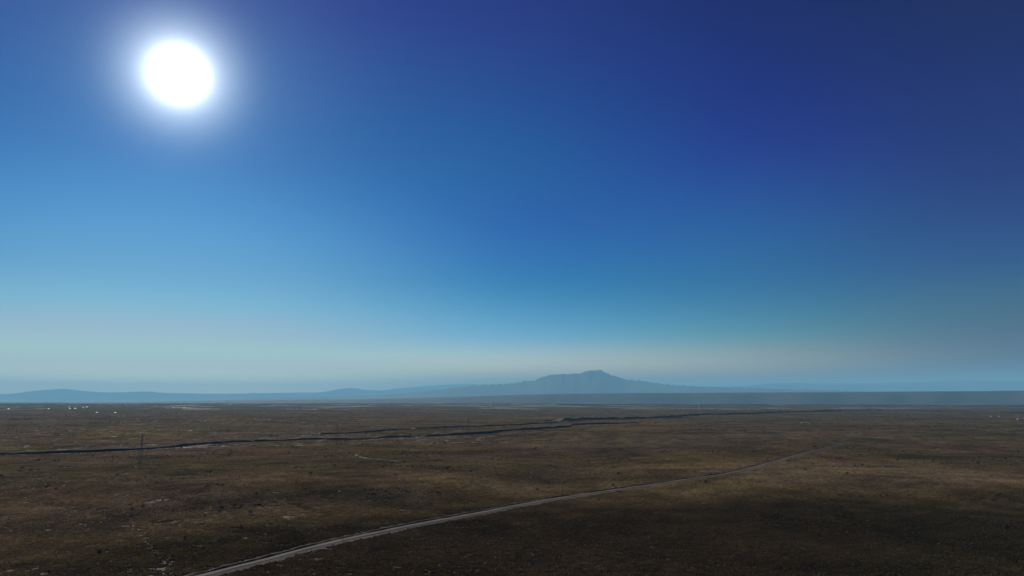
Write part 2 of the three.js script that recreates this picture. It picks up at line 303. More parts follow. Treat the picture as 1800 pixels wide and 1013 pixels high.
// washes: a steep ragged bank facing the camera, sand at its foot
const bankMat = tinted;
function wash(name, pts, h, sand, label, sandLabel, back = 60) {
  const p = onto(pts), d0 = metresPerPx(p[Math.floor(p.length / 2)]), path = curveOf(p, Math.max(7, d0 * 1.6)), far = back;
  const H = (t, a) => 0.88 * h * (0.75 + 0.35 * noise(a / 95, 1.3) + 0.28 * noise(a / 28, 6.1)) * sstep(0, 0.03, t) * sstep(1, 0.97, t), wob = (a) => 9 * noise(a / 120, 3.3) + 4 * noise(a / 33, 8.8);
  const bank = (t, a) => { const k = H(t, a), o = wob(a); return [[-7 + o, -0.5], [-4 + o, 0.25 * k], [-1.2 + o, 0.45 * k + 0.2], [0.3 + o + 1.2 * noise(a / 14, 2), 0.93 * k], [2.2 + o, k + 0.1], [far * 0.10 + 3 + o, 0.6 * k], [far * 0.22 + 8 + o, -0.8]]; };
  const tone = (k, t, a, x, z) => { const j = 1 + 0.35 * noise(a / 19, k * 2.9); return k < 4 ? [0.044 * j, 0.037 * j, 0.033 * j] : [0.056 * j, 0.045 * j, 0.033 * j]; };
  setting(mesh(name, strip(path, bank, tone), tinted), label);
  if (sand > 0) {
    const W = (a) => sand * Math.max(0.12, 0.75 + 0.7 * noise(a / 140, 9.4) + 0.4 * noise(a / 47, 2.4));
    const fl = (t, a) => { const w = W(a) * sstep(0, 0.05, t) * sstep(1, 0.9, t) + 1, o = wob(a); return [[-6 - w + o, -0.6], [-6 - w * 0.92 + o, 0.35], [-6 - w * 0.6 + o, 0.4], [-6 - w * 0.3 + o, 0.38], [-4 + o, 0.35]]; };
    const ft = (k, t, a, x, z) => { const j = 1 + 0.5 * noise(a / 36, k * 5.1) + 0.3 * noise(a / 11, k); return [0.165 * j, 0.130 * j, 0.115 * j]; };
    setting(mesh('wash_sand', strip(path, fl, ft), tinted), sandLabel);
  }
  return path;
}
const W1 = [[-60, 802], [0, 799.5], [100, 797], [170, 794.5], [240, 791], [310, 786], [370, 780], [420, 777.5], [450, 777]];
const wash1 = wash('wash_bank', W1.map(([a, b]) => [a, b + 0.5]), 7.0, 24, 'dark eroded bank of the dry wash at the left edge', 'pale sand of the dry wash floor at the left');
const wash2 = wash('wash_bank', [[440, 777], [500, 775.5], [550, 773.5], [600, 774], [650, 772.5], [690, 769.5], [730, 768.5]], 7, 14, 'dark wash bank passing behind the second lattice tower', 'grey sand below the wash bank left of centre');
const wash3 = wash('wash_bank', [[735, 768.5], [790, 765.5], [850, 763], [900, 757.5], [950, 754.5], [985, 752.5], [1010, 748], [1040, 746.5], [1090, 745.5], [1130, 744.5]], 8.5, 8, 'dark wash bank running from the centre towards the right', 'thin line of sand under the centre wash bank');
const draw1 = wash('wash_bank', [[560, 764.5], [600, 762.5], [650, 760], [690, 756.5], [720, 755.5]], 6, 0, 'dark slope of a shallow draw behind the hairpin track', '', 160);
const draw2 = wash('wash_bank', [[725, 754.5], [780, 752.5], [850, 750], [920, 747], [980, 742.5]], 7, 0, 'dark slope of the shallow draw in the centre', '', 160);
const draw3 = wash('wash_bank', [[980, 741], [1020, 738.5], [1060, 738], [1110, 736.5], [1160, 735.5], [1180, 733.5], [1230, 730], [1290, 729], [1340, 727], [1400, 725], [1470, 722.5], [1560, 721]], 15, 0, 'long dark brushy bluff across the plain right of centre', '', 260);
const draw4 = wash('wash_bank', [[1560, 722], [1640, 722.5], [1700, 723.5], [1760, 726], [1830, 727]], 9, 0, 'dark low bluff at the right edge near the ranch', '', 220);

// ------------------------------------------------------------------ mesa and mountains, far behind the plain
function range(name, label, dist, sky, depth, rough, tone, opt = {}) {   // sky: outline of the crest in the photograph, as points; the crest wanders in depth
  const x0 = sky[0][0], x1 = sky[sky.length - 1][0], n = opt.n ?? 420, m = opt.m ?? 36, pos = [], col = [], idx = [];
  const crestY = (px) => { let i = 0; while (i < sky.length - 2 && px > sky[i + 1][0]) i++; const [a, b] = sky[i], [c, d] = sky[i + 1], t = (px - a) / (c - a); return b + (d - b) * t; };
  for (let i = 0; i <= n; i++) {
    const px = x0 + (x1 - x0) * i / n, d = ray(px, 703), hd = Math.hypot(d.x, d.z), ux = d.x / hd, uz = d.z / hd;
    const rr = ray(px, crestY(px)), e = rr.y / Math.hypot(rr.x, rr.z);
    const wander = depth * 0.18 * noise(px / 90, 3.7 + dist / 1000);
    const D = dist + wander, top = EYE + D * e, jag = (opt.crest ?? rough * 0.1) * (noise(px / 9, dist) + 0.7 * noise(px / 3.6, dist + 3));
    for (let k = 0; k <= m; k++) {
      const v = k / m, s = (v - 0.5) * 2, r = D + s * depth * (s < 0 ? 1 : 0.8), x = ux * r, z = uz * r;
      let f = opt.flat ? (s < 0 ? sstep(-1, -0.30, s) : 1 - 0.25 * s) : Math.pow(Math.max(0, 1 - Math.abs(s)), 1.35);
      const rid = (1 - Math.abs(fbm(x / (depth * 0.22), z / (depth * 0.5), 4))) - 0.75, w = f * (1 - f) * 4;
      let y = -90 + (top + 90) * f + jag * f ** 10 + rough * rid * w;
      const lim = EYE + e * r + Math.min(0, jag); if (s !== 0 && y > lim - 4) y = Math.min(y, lim - 4 - Math.abs(s) * rough * 0.2);
      pos.push(x, y, z);
      const j = 1 + 0.5 * fbm(x / (depth * 0.12), z / (depth * 0.1) + 5, 4); col.push(tone[0] * j, tone[1] * j, tone[2] * j);
    }
  }
  for (let i = 0; i < n; i++) for (let k = 0; k < m; k++) { const a = i * (m + 1) + k, b = a + 1, c = a + m + 1, d = c + 1; idx.push(a, c, b, b, c, d); }
  const g = new THREE.BufferGeometry(); g.setAttribute('position', new THREE.Float32BufferAttribute(pos, 3)); g.setAttribute('color', new THREE.Float32BufferAttribute(col, 3)); g.setIndex(idx); g.computeVertexNormals();
  return setting(mesh(name, g, tinted), label);
}
const PEAK = [[430, 700], [520, 698.5], [600, 697], [660, 695], [700, 692], [740, 688.5], [770, 685.5], [800, 681.5], [830, 678], [860, 676.5], [885, 675.5], [900, 674], [915, 671.5], [928, 669.8], [938, 669.6], [946, 666], [955, 662.2], [966, 660], [975, 658.2], [981, 658.6], [987, 656.8], [993, 658], [1000, 657.6], [1012, 656.6], [1020, 657], [1028, 654], [1033, 652.2], [1040, 651.4], [1047, 650.8], [1056, 651], [1064, 654.4], [1072, 657.6], [1080, 660.6], [1090, 664], [1100, 666.8], [1108, 668.2], [1116, 669.2], [1124, 668.4], [1132, 670.2], [1142, 672], [1152, 673.6], [1165, 674.8], [1178, 676.8], [1200, 678], [1225, 679.2], [1260, 680.4], [1300, 681.5], [1360, 683.5], [1440, 685.5], [1520, 688]];
range('mountain', 'blue peaked mountain standing alone on the horizon right of centre', 60000, PEAK, 9000, 160, [0.030, 0.028, 0.026], { n: 620, m: 44, crest: 75 });
range('mesa', 'long flat dark blue mesa below the mountain, reaching the right edge', 26000, [[120, 708], [240, 706.4], [330, 705], [420, 703.8], [520, 702.6], [620, 701.8], [700, 700.6], [760, 699], [830, 697], [900, 694.4], [1000, 692.2], [1100, 691.2], [1200, 690.8], [1350, 690], [1480, 689.4], [1600, 688.4], [1720, 687.8], [1800, 687], [1900, 686.5]], 4200, 30, [0.036, 0.032, 0.028], { flat: true, n: 480, m: 40 });
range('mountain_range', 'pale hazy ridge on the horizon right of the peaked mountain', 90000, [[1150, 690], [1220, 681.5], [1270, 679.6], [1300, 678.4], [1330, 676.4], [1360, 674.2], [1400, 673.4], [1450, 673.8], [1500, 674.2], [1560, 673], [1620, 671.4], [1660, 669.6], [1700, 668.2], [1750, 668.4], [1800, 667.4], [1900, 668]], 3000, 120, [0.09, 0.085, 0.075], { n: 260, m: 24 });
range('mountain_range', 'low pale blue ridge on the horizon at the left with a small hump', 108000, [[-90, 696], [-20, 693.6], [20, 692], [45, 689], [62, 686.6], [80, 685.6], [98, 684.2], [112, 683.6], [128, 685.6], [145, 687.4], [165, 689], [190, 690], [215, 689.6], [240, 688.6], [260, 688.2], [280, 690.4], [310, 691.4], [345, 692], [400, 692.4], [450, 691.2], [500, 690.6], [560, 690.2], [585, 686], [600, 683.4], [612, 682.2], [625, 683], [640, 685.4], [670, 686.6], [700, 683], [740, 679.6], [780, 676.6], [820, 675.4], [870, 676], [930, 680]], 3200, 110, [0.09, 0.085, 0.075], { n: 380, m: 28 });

// ------------------------------------------------------------------ scrub and grass tufts (nobody could count them)
function dome(seedV, rough) {                              // a small ragged bush
  const g = new THREE.IcosahedronGeometry(1, 1).toNonIndexed(), p = g.attributes.position, map = {};
  for (let i = 0; i < p.count; i++) {
    const k = [p.getX(i), p.getY(i), p.getZ(i)].map((v) => v.toFixed(3)).join(); map[k] ??= 1 + rough * (rnd() - 0.5) * 2;
    p.setXYZ(i, p.getX(i) * map[k], Math.max(-0.25, p.getY(i) * map[k] * 0.75 + 0.35), p.getZ(i) * map[k]);
  }
  g.computeVertexNormals(); return g;
}
function turf(n, R, w0, h0) {                              // a round patch of bunch grass: upright blades fans, thinning towards the rim
  const pos = [];
  for (let i = 0; i < n; i++) {
    const a = rnd() * 6.283, r = R * Math.sqrt(rnd()) * (0.75 + 0.5 * rnd()), cx = Math.cos(a) * r, cz = Math.sin(a) * r, k = 0.55 + rnd() * 0.8;
    for (let q = 0; q < 3; q++) {
      const b = rnd() * 3.1416, dx = Math.cos(b) * w0 * k, dz = Math.sin(b) * w0 * k, lx = (rnd() - 0.5) * h0, lz = (rnd() - 0.5) * h0, h = h0 * k * (0.7 + rnd() * 0.6);
      pos.push(cx - dx * 0.5, -0.06, cz - dz * 0.5, cx + dx * 0.5, -0.06, cz + dz * 0.5, cx + lx + dx * 0.25, h, cz + lz + dz * 0.25);
      pos.push(cx - dx * 0.5, -0.06, cz - dz * 0.5, cx + lx + dx * 0.25, h, cz + lz + dz * 0.25, cx + lx - dx * 0.45, h * 0.85, cz + lz - dz * 0.45);
    }
  }
  const g = new THREE.BufferGeometry(); g.setAttribute('position', new THREE.Float32BufferAttribute(pos, 3)); g.computeVertexNormals(); return g;
}
const leafMat = new THREE.MeshPhysicalMaterial({ color: 0xffffff, roughness: 1, specularIntensity: 0.1, side: THREE.DoubleSide });
const grassMat = new THREE.MeshPhysicalMaterial({ color: 0xffffff, roughness: 1, specularIntensity: 0.1, side: THREE.DoubleSide, transmission: 0.38, thickness: 0 });
const M4 = new THREE.Matrix4(), Q = new THREE.Quaternion(), UPV = new THREE.Vector3(0, 1, 0), V = new THREE.Vector3(), SC = new THREE.Vector3(), CO = new THREE.Color();
const TILT = new THREE.Quaternion(), NRM = new THREE.Vector3();
function scatter(name, geo, list, label, category, material = leafMat, lie = 0) {
  const m = new THREE.InstancedMesh(geo, material, list.length); m.name = numbered(name);
  list.forEach(([x, y, z, s, sy, c], i) => { Q.setFromAxisAngle(UPV, rnd() * 6.283); if (lie) { NRM.set(height(x - lie, z) - height(x + lie, z), 2 * lie, height(x, z - lie) - height(x, z + lie)).normalize(); Q.premultiply(TILT.setFromUnitVectors(UPV, NRM)); } M4.compose(V.set(x, y, z), Q, SC.set(s, sy, s)); m.setMatrixAt(i, M4); m.setColorAt(i, CO.setRGB(c[0], c[1], c[2])); });
  m.castShadow = m.receiveShadow = true; m.userData = { kind: 'stuff', label, category }; scene.add(m); return m;
}
const roadBox = roadPath.filter((_, i) => i % 4 === 0).map((p) => [p.x, p.z]);
const roadGrid = new Set(); for (const p of roadPath) for (let i = -2; i <= 2; i++) for (let j = -2; j <= 2; j++) roadGrid.add(Math.round(p.x / 3 + i) + ',' + Math.round(p.z / 3 + j));
const pathGrid = new Set();
for (const t of trackPaths) { const far = metresPerPx(t[0]), q = 0; if (far < 0.8) { for (let n = 0; n + 1 < t.length; n++) for (let f = 0; f < 1; f += 0.2) { const x = t[n].x + (t[n + 1].x - t[n].x) * f, z = t[n].z + (t[n + 1].z - t[n].z) * f; for (let i = 0; i <= 1; i++) for (let j = 0; j <= 1; j++) pathGrid.add(Math.round(x / 0.9 + i) + ',' + Math.round(z / 0.9 + j)); } continue; } for (let n = 0; n + 1 < t.length; n++) for (let f = 0; f < 1; f += 0.2) { const x = t[n].x + (t[n + 1].x - t[n].x) * f, z = t[n].z + (t[n + 1].z - t[n].z) * f; for (let i = -q; i <= q; i++) for (let j = -q; j <= q; j++) roadGrid.add(Math.round(x / 3 + i) + ',' + Math.round(z / 3 + j)); } }
const onRoad = (x, z) => roadGrid.has(Math.round(x / 3) + ',' + Math.round(z / 3));
{
  const bush = [], bush2 = [];
  const N = 420000, R0 = 415, R1 = 1500;
  for (let i = 0; i < N; i++) {
    const a = (rnd() - 0.5) * 2 * 0.69, t = rnd(), r = Math.sqrt(R0 * R0 + t * (R1 * R1 - R0 * R0)), x = Math.sin(a) * r, z = -Math.cos(a) * r;
    const keep = rnd(), fall = sstep(1500, 700, r) * 0.75 + 0.25;
    if (keep > 0.62 * fall || onRoad(x, z)) continue;
    const [s, g, , small, , , dk] = cover(x, z), u = rnd();
    const j = 0.75 + rnd() * 0.5;
    if (u < 0.06 + 0.62 * s * s) {
      const k = (0.34 + rnd() * rnd() * 0.75) * (0.8 + 0.4 * s), green = rnd();
      (rnd() < 0.5 ? bush : bush2).push([x, height(x, z) - 0.1, z, k, k * (0.7 + rnd() * 0.5), green < 0.35 ? [0.036 * j, 0.036 * j, 0.017 * j] : green < 0.7 ? [0.050 * j, 0.036 * j, 0.020 * j] : [0.062 * j, 0.043 * j, 0.025 * j]]);
    }
  }
  console.log('bushes', bush.length + bush2.length);
  scatter('scrub', dome(1, 0.28), bush, 'dense dark low scrub covering the near plain', 'scrub');
  scatter('scrub', dome(2, 0.34), bush2, 'brown and olive low scrub mixed over the near plain', 'scrub');
}
{ // bunch grass, in overlapping patches with bare soil between
  const near = [[], [], []], mid = [[], []], away = [[]];
  const clear = (x, z, m) => { for (let i = -1; i <= 1; i++) for (let j = -1; j <= 1; j++) if (onRoad(x + i * m, z + j * m)) return false; return true; };
  const HUES = [[0.142, 0.091, 0.050], [0.165, 0.116, 0.052], [0.108, 0.094, 0.038], [0.155, 0.110, 0.072]];
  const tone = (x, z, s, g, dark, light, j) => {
    const d = sstep(0.35, 0.75, g), k = Math.max(sstep(0.5, 1.0, s) * 0.45, 0.62 * dark), olive = sstep(0.0, 0.35, fbm(x / 700 + 71, z / 420 - 3, 3)), pale = sstep(0.05, 0.4, noise(x / 520 - 8, z / 380) + 0.5 * noise(x / 110, z / 90));  // grass colour is lowered too where shade is painted in
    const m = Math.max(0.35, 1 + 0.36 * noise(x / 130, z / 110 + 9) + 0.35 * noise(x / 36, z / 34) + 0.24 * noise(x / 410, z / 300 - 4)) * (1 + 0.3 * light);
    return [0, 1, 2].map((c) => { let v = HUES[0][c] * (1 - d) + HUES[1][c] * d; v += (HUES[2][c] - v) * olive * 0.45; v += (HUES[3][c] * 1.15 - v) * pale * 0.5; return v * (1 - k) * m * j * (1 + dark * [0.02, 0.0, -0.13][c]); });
  };
  for (let i = 0; i < 520000; i++) {
    const a = (rnd() - 0.5) * 1.38, t = rnd(), R0 = 400, R1 = 1700, r = Math.sqrt(R0 * R0 + t * (R1 * R1 - R0 * R0)), x = Math.sin(a) * r, z = -Math.cos(a) * r;
    if (!clear(x, z, 2) || pathGrid.has(Math.round(x / 0.9) + ',' + Math.round(z / 0.9))) continue; const clump = noise(x / 5.5, z / 8) + 0.5 * noise(x / 2.3 + 7, z / 3.1); if (clump < -0.34) continue;
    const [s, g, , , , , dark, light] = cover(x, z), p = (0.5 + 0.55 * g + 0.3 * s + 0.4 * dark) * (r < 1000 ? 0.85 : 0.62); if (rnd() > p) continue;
    if (paleAt(x, z) > 0.35) continue;
    const k = 0.8 + rnd() * 0.5; near[Math.floor(rnd() * 3)].push([x, height(x, z), z, k, (0.6 + rnd() * 0.9) * (1 + 0.3 * clump), tone(x, z, s, g, dark, light, 0.5 + rnd() * 0.7 + (rnd() < 0.05 ? 0.5 : 0))]);
  }
  for (let i = 0; i < 200000; i++) {
    const a = (rnd() - 0.5) * 1.38, t = rnd(), R0 = 1650, R1 = 7500, r = R0 + Math.pow(t, 0.8) * (R1 - R0), x = Math.sin(a) * r, z = -Math.cos(a) * r;
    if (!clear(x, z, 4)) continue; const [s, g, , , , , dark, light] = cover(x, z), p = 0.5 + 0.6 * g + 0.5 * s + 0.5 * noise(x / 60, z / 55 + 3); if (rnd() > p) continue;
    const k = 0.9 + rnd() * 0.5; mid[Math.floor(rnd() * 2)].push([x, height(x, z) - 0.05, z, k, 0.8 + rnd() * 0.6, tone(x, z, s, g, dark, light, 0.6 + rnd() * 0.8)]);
  }
  for (let i = 0; i < 90000; i++) {
    const a = (rnd() - 0.5) * 1.38, t = rnd(), r = 7000 * Math.pow(4.2, t), x = Math.sin(a) * r, z = -Math.cos(a) * r;
    const [s, g] = cover(x, z), bare = bareness(x, z, r), p = (0.75 + 0.3 * g + 0.3 * s) * (1 - 0.97 * bare); if (rnd() > p) continue;
    const k = (0.9 + rnd() * 0.5) * Math.max(1, r / 13000); away[0].push([x, height(x, z) - 0.1, z, k, 0.9 + rnd() * 0.6, tone(x, z, s, g, 0, 0, 0.75 + rnd() * 0.5)]);
  }
  scatter('grass', turf(260, 55, 1.3, 0.9), away[0], 'brown grass and scrub of the far plain below the horizon', 'grass', grassMat, 50);
  console.log('turf', near.map((l) => l.length).join(' '), mid.map((l) => l.length).join(' '));
  near.forEach((l, i) => scatter('grass', turf(16, 2.5, 0.55, 0.5), l, ['dry straw coloured bunch grass over the near plain', 'brown bunch grass mixed over the near plain', 'short dull bunch grass filling the near plain'][i], 'grass', grassMat, 3));
  mid.forEach((l, i) => scatter('grass', turf(80, 9, 0.9, 0.6), l, ['dry bunch grass covering the plain in the middle distance', 'brown bunch grass mixed over the plain in the middle distance'][i], 'grass', grassMat, 12));
}
{ // bushes farther out, thinning into specks, and brush along the draws
  const far = [], brush = [];
  for (let i = 0; i < 260000; i++) {
    const a = (rnd() - 0.5) * 2 * 0.69, r = 650 * Math.pow(14, rnd()), x = Math.sin(a) * r, z = -Math.cos(a) * r;
    const c = fbm(x / 130 + 9, z / 90, 3) + 0.5 * noise(x / 700, z / 500 + 2); if (c < 0.30 || rnd() > 0.17 || onRoad(x, z)) continue;
    const k = (0.55 + rnd() * rnd() * 1.7) * (1 + r * 0.00026), j = 0.6 + rnd() * 0.5; far.push([x, height(x, z) - 0.2, z, k, k * 0.8, [0.026 * j, 0.025 * j, 0.016 * j]]);
  }
  for (const [path, n, w, size] of [[draw3, 2600, 90, 3.4], [draw2, 700, 40, 2.2], [draw1, 400, 30, 2], [draw4, 900, 90, 3.2], [wash3, 500, 16, 1.8], [wash2, 220, 14, 1.4], [wash1, 260, 14, 1.3]]) {
    for (let i = 0; i < n; i++) { const p = path[Math.floor(rnd() * path.length)], x = p.x + (rnd() - 0.5) * w * 2, z = p.z + (rnd() - 0.6) * w * 2, k = size * (0.5 + rnd() * 0.8), j = 0.7 + rnd() * 0.5; brush.push([x, height(x, z) - 0.2, z, k, k * 0.9, [0.026 * j, 0.029 * j, 0.024 * j]]); }
  }
  console.log('far', far.length, 'brush', brush.length);
  scatter('shrub_cover', dome(3, 0.34), far, 'dark shrub specks scattered in clusters over the middle plain', 'shrubs');
  scatter('brush', dome(4, 0.34), brush, 'dark brush growing along the washes and bluffs', 'brush');
  const wood = [];
  for (let i = 0; i < 5200; i++) { const px = 980 + rnd() * 900, d = 13500 + rnd() * 900 + 300 * noise(px / 60, 1), [x, z] = spot(px, d); if (noise(px / 45, d / 500) < -0.15) continue; const k = 9 + rnd() * 9; wood.push([x, height(x, z) - 1, z, k, k * 0.9, [0.030, 0.034, 0.026]]); }
  for (let i = 0; i < 2600; i++) { const px = -40 + rnd() * 1020, d = 15500 + rnd() * 3000, [x, z] = spot(px, d); if (noise(px / 30, d / 400) < 0) continue; const k = 8 + rnd() * 8; wood.push([x, height(x, z) - 1, z, k, k * 0.8, [0.034, 0.036, 0.03]]); }
  scatter('riverside_wood', dome(5, 0.34), wood, 'dark line of riverside trees at the foot of the mesa', 'wood');
}

// ------------------------------------------------------------------ single shrubs that can be picked out
const ordinal = (i, n) => n === 2 ? ['left one', 'right one'][i] : i === 0 ? 'leftmost' : i === n - 1 ? 'rightmost' : n === 3 ? 'middle one' : ['', 'second from the left', 'third from the left', 'fourth from the left'][i];
const shrubMats = [mat(0.030, 0.033, 0.022), mat(0.036, 0.034, 0.024)], twig = mat(0.06, 0.045, 0.035);
function crownGeo(n, rx, ry, leaf) {                       // many leaf clumps through a lumpy volume
  const parts = [], lumps = []; for (let i = 0; i < 5; i++) lumps.push([(rnd() - 0.5) * 1.1, (rnd() - 0.4) * 0.9, (rnd() - 0.5) * 1.1, 0.45 + rnd() * 0.3]);
  const pos = [];
  for (let i = 0; i < n; i++) {
    const l = lumps[Math.floor(rnd() * 5)], a = rnd() * 6.283, b = Math.acos(2 * rnd() - 1), r = l[3] * (0.55 + 0.5 * rnd());
    const cx = (l[0] + r * Math.sin(b) * Math.cos(a)) * rx, cy = (l[1] + r * Math.cos(b)) * ry, cz = (l[2] + r * Math.sin(b) * Math.sin(a)) * rx;
    for (let k = 0; k < 2; k++) { const p = [0, 1, 2].map(() => [(rnd() - 0.5) * 2 * leaf + cx, (rnd() - 0.5) * 1.4 * leaf + cy, (rnd() - 0.5) * 2 * leaf + cz]); pos.push(...p.flat()); }
  }
  const g = new THREE.BufferGeometry(); g.setAttribute('position', new THREE.Float32BufferAttribute(pos, 3)); g.computeVertexNormals(); return g;
}
for (const m of shrubMats) m.side = THREE.DoubleSide;
function makeShrub(w, v) {
  const g = group('shrub', new THREE.Vector3());
  const st = []; for (let i = 0; i < 4; i++) { const c = new THREE.CylinderGeometry(0.02 * w, 0.045 * w, 0.7 * w, 5); c.translate(0, 0.3 * w, 0); c.rotateZ((rnd() - 0.5) * 0.9); c.rotateY(rnd() * 6.28); st.push(c); }
  mesh('stem', mergeGeometries(st), twig, g);
  const c = crownGeo(150, w * 0.62, w * 0.42, w * 0.17); c.translate(0, w * 0.52, 0); mesh('foliage', c, shrubMats[v], g);
  return g;
}
{
  const clusters = [
    ['shrubs below the pale soil at lower left', [[312, 962], [325, 948]]],
    ['shrubs under the left part of the wash', [[205, 836], [223, 844], [240, 848], [258, 856], [275, 851]]],
    ['shrubs under the right part of the wash', [[340, 842], [362, 838], [395, 836], [420, 840]]],
    ['shrubs near the left edge of the plain', [[98, 862], [120, 868], [140, 861]]],
    ['shrubs above the straight footpath', [[232, 897], [250, 892]]],
    ['shrubs on the slope below the long ridge crest', [[360, 909], [385, 900], [440, 902]]],
    ['shrubs behind the crest of the long ridge', [[520, 850], [545, 834], [575, 836], [594, 832]]],
    ['shrubs on the shaded side of the long ridge', [[640, 864], [770, 868]]],
    ['shrubs below the road right of its nearest poles', [[655, 961], [663, 964]]],
    ['shrubs where the side track meets the road', [[1078, 855], [1085, 865], [1090, 867]]],
    ['shrubs between the side track and the hairpin', [[870, 824], [905, 848], [945, 863]]],
    ['shrubs on the plain above the four middle poles', [[1010, 836], [1056, 808], [1060, 818], [1080, 824]]],
    ['shrubs below the road past the two close poles', [[1230, 848], [1240, 849], [1335, 849]]],
  ];
  const single = [[425, 928, 'low wide dark shrub alone in the grass above the road at the lower left'], [175, 973, 'dark shrub alone in the yellowish grass of the lower left corner'], [690, 814, 'dark shrub just below the hairpin track'], [1250, 834, 'dark shrub touching the far bank of the road near the bend pole'], [1415, 827, 'dark shrub in the pale grass below the upper road bend'], [1490, 834, 'dark upright shrub behind the pale crest at the right'], [1710, 815, 'dark shrub far out on the brown plain at the right'], [1560, 799, 'dark shrub right of the place where the road fades'], [1320, 801, 'dark shrub above the road before its upper bend'], [1505, 764, 'dark shrub beyond the faded end of the road']];
  const proto = [makeShrub(2.6, 0), makeShrub(2.2, 1), makeShrub(3.0, 0)]; let n = 0;
  const put = (a, b, label, gr) => {
    const k = n % 3, p = ground(a, b), s = 0.62 + rnd() * 0.4 + p.length() * 0.00025; p.y -= 0.1; let o;
    if (n++ < 3) { o = proto[k]; o.position.copy(p); o.scale.setScalar(s); o.rotation.y = rnd() * 6; } else o = copyOf(proto[k], p, rnd() * 6, s);
    o.userData = {}; tag(o, label, 'shrub', gr);
  };
  for (const [where, list] of clusters) list.forEach(([a, b], i) => put(a, b, ordinal(i, list.length) + ' of the dark ' + where, where));
  for (const [a, b, label] of single) put(a, b, label);
}
// ------------------------------------------------------------------ trees that stand apart in the distance
function makeTree(h, w) {
  const g = group('tree', new THREE.Vector3()), tr = [new THREE.CylinderGeometry(h * 0.018, h * 0.034, h * 0.5, 7).translate(0, h * 0.25, 0)];
  for (let i = 0; i < 5; i++) { const l = new THREE.CylinderGeometry(h * 0.006, h * 0.014, h * 0.42, 5); l.translate(0, h * 0.2, 0); l.rotateZ(0.4 + rnd() * 0.5); l.rotateY(i * 1.3); l.translate(0, h * (0.28 + rnd() * 0.15), 0); tr.push(l); }
  mesh('trunk', mergeGeometries(tr), twig, g);
  const c = crownGeo(320, w * 0.55, h * 0.36, h * 0.085); c.translate(0, h * 0.58, 0); mesh('crown', c, shrubMats[0], g);
  return g;
}
{
  const A = makeTree(11, 12), B = makeTree(9, 11); let n = 0;
  const put = (a, b, s, label, gr) => { const k = n++ % 2, p = ground(a, b); p.y -= 0.2; let o = n <= 2 ? [A, B][k] : copyOf([A, B][k], p, rnd() * 6, s); o.position.copy(p); o.scale.setScalar(s); o.rotation.y = rnd() * 6; tag(o, label, 'tree', gr); };
  [[20, 740], [24, 740], [28, 739.8], [32, 739.6]].forEach(([a, b], i) => put(a, b, 1.05, ordinal(i, 4) + ' tree in the left clump of the far left row', 'left tree clump'));
  [[43, 739.6], [47, 739.6], [51, 739.4], [55, 739.2]].forEach(([a, b], i) => put(a, b, 1.15, ordinal(i, 4) + ' tree in the right clump of the far left row', 'right tree clump'));
  put(64, 739.2, 0.8, 'smallest dark tree ending the row at the far left');
  [[1122, 729, 0.9], [1126, 729, 1.5], [1130, 729, 1.1]].forEach(([a, b, s], i) => put(a, b, s, ordinal(i, 3) + ' tree of the peaked clump right of the mountain', 'trees of the peaked clump'));
  put(1160, 729.5, 0.9, 'dark tree alone right of the peaked clump');
  [[1220, 725, 1.1], [1225, 725, 1.2]].forEach(([a, b, s], i) => put(a, b, s, ordinal(i, 2) + ' of two dark trees at the foot of the pale mast', 'trees under the mast'));
  put(1225, 745.5, 0.8, 'dark tree standing alone on the open plain in front of the bluff');
  put(1322, 721, 1.4, 'dark tree above the bluff on the right');
  put(672, 728, 0.8, 'small dark tree on the pale flat left of the centre');
  put(820, 727.5, 0.7, 'small dark tree on the far flat beyond the third tower');
  put(881, 726.5, 0.9, 'dark tree on the far flat nearest the centre');
  put(548, 719.5, 1.0, 'far dark tree on the left flat before the horizon');
  [[1740, 734.2], [1747, 733.8], [1750, 733.6], [1753, 733.8], [1760, 733.6]].forEach(([a, b], i) => put(a, b, 0.75, ordinal(i, 5) + ' of the dark trees round the ranch sheds', 'trees of the ranch'));
  put(865, 762.8, 0.55, 'dark bushy tree on the brink of the centre wash');
  put(879, 761.2, 0.6, 'second dark bushy tree on the brink of the centre wash');
  put(1127, 744.4, 0.6, 'dark bushy tree at the right end of the centre wash');
}

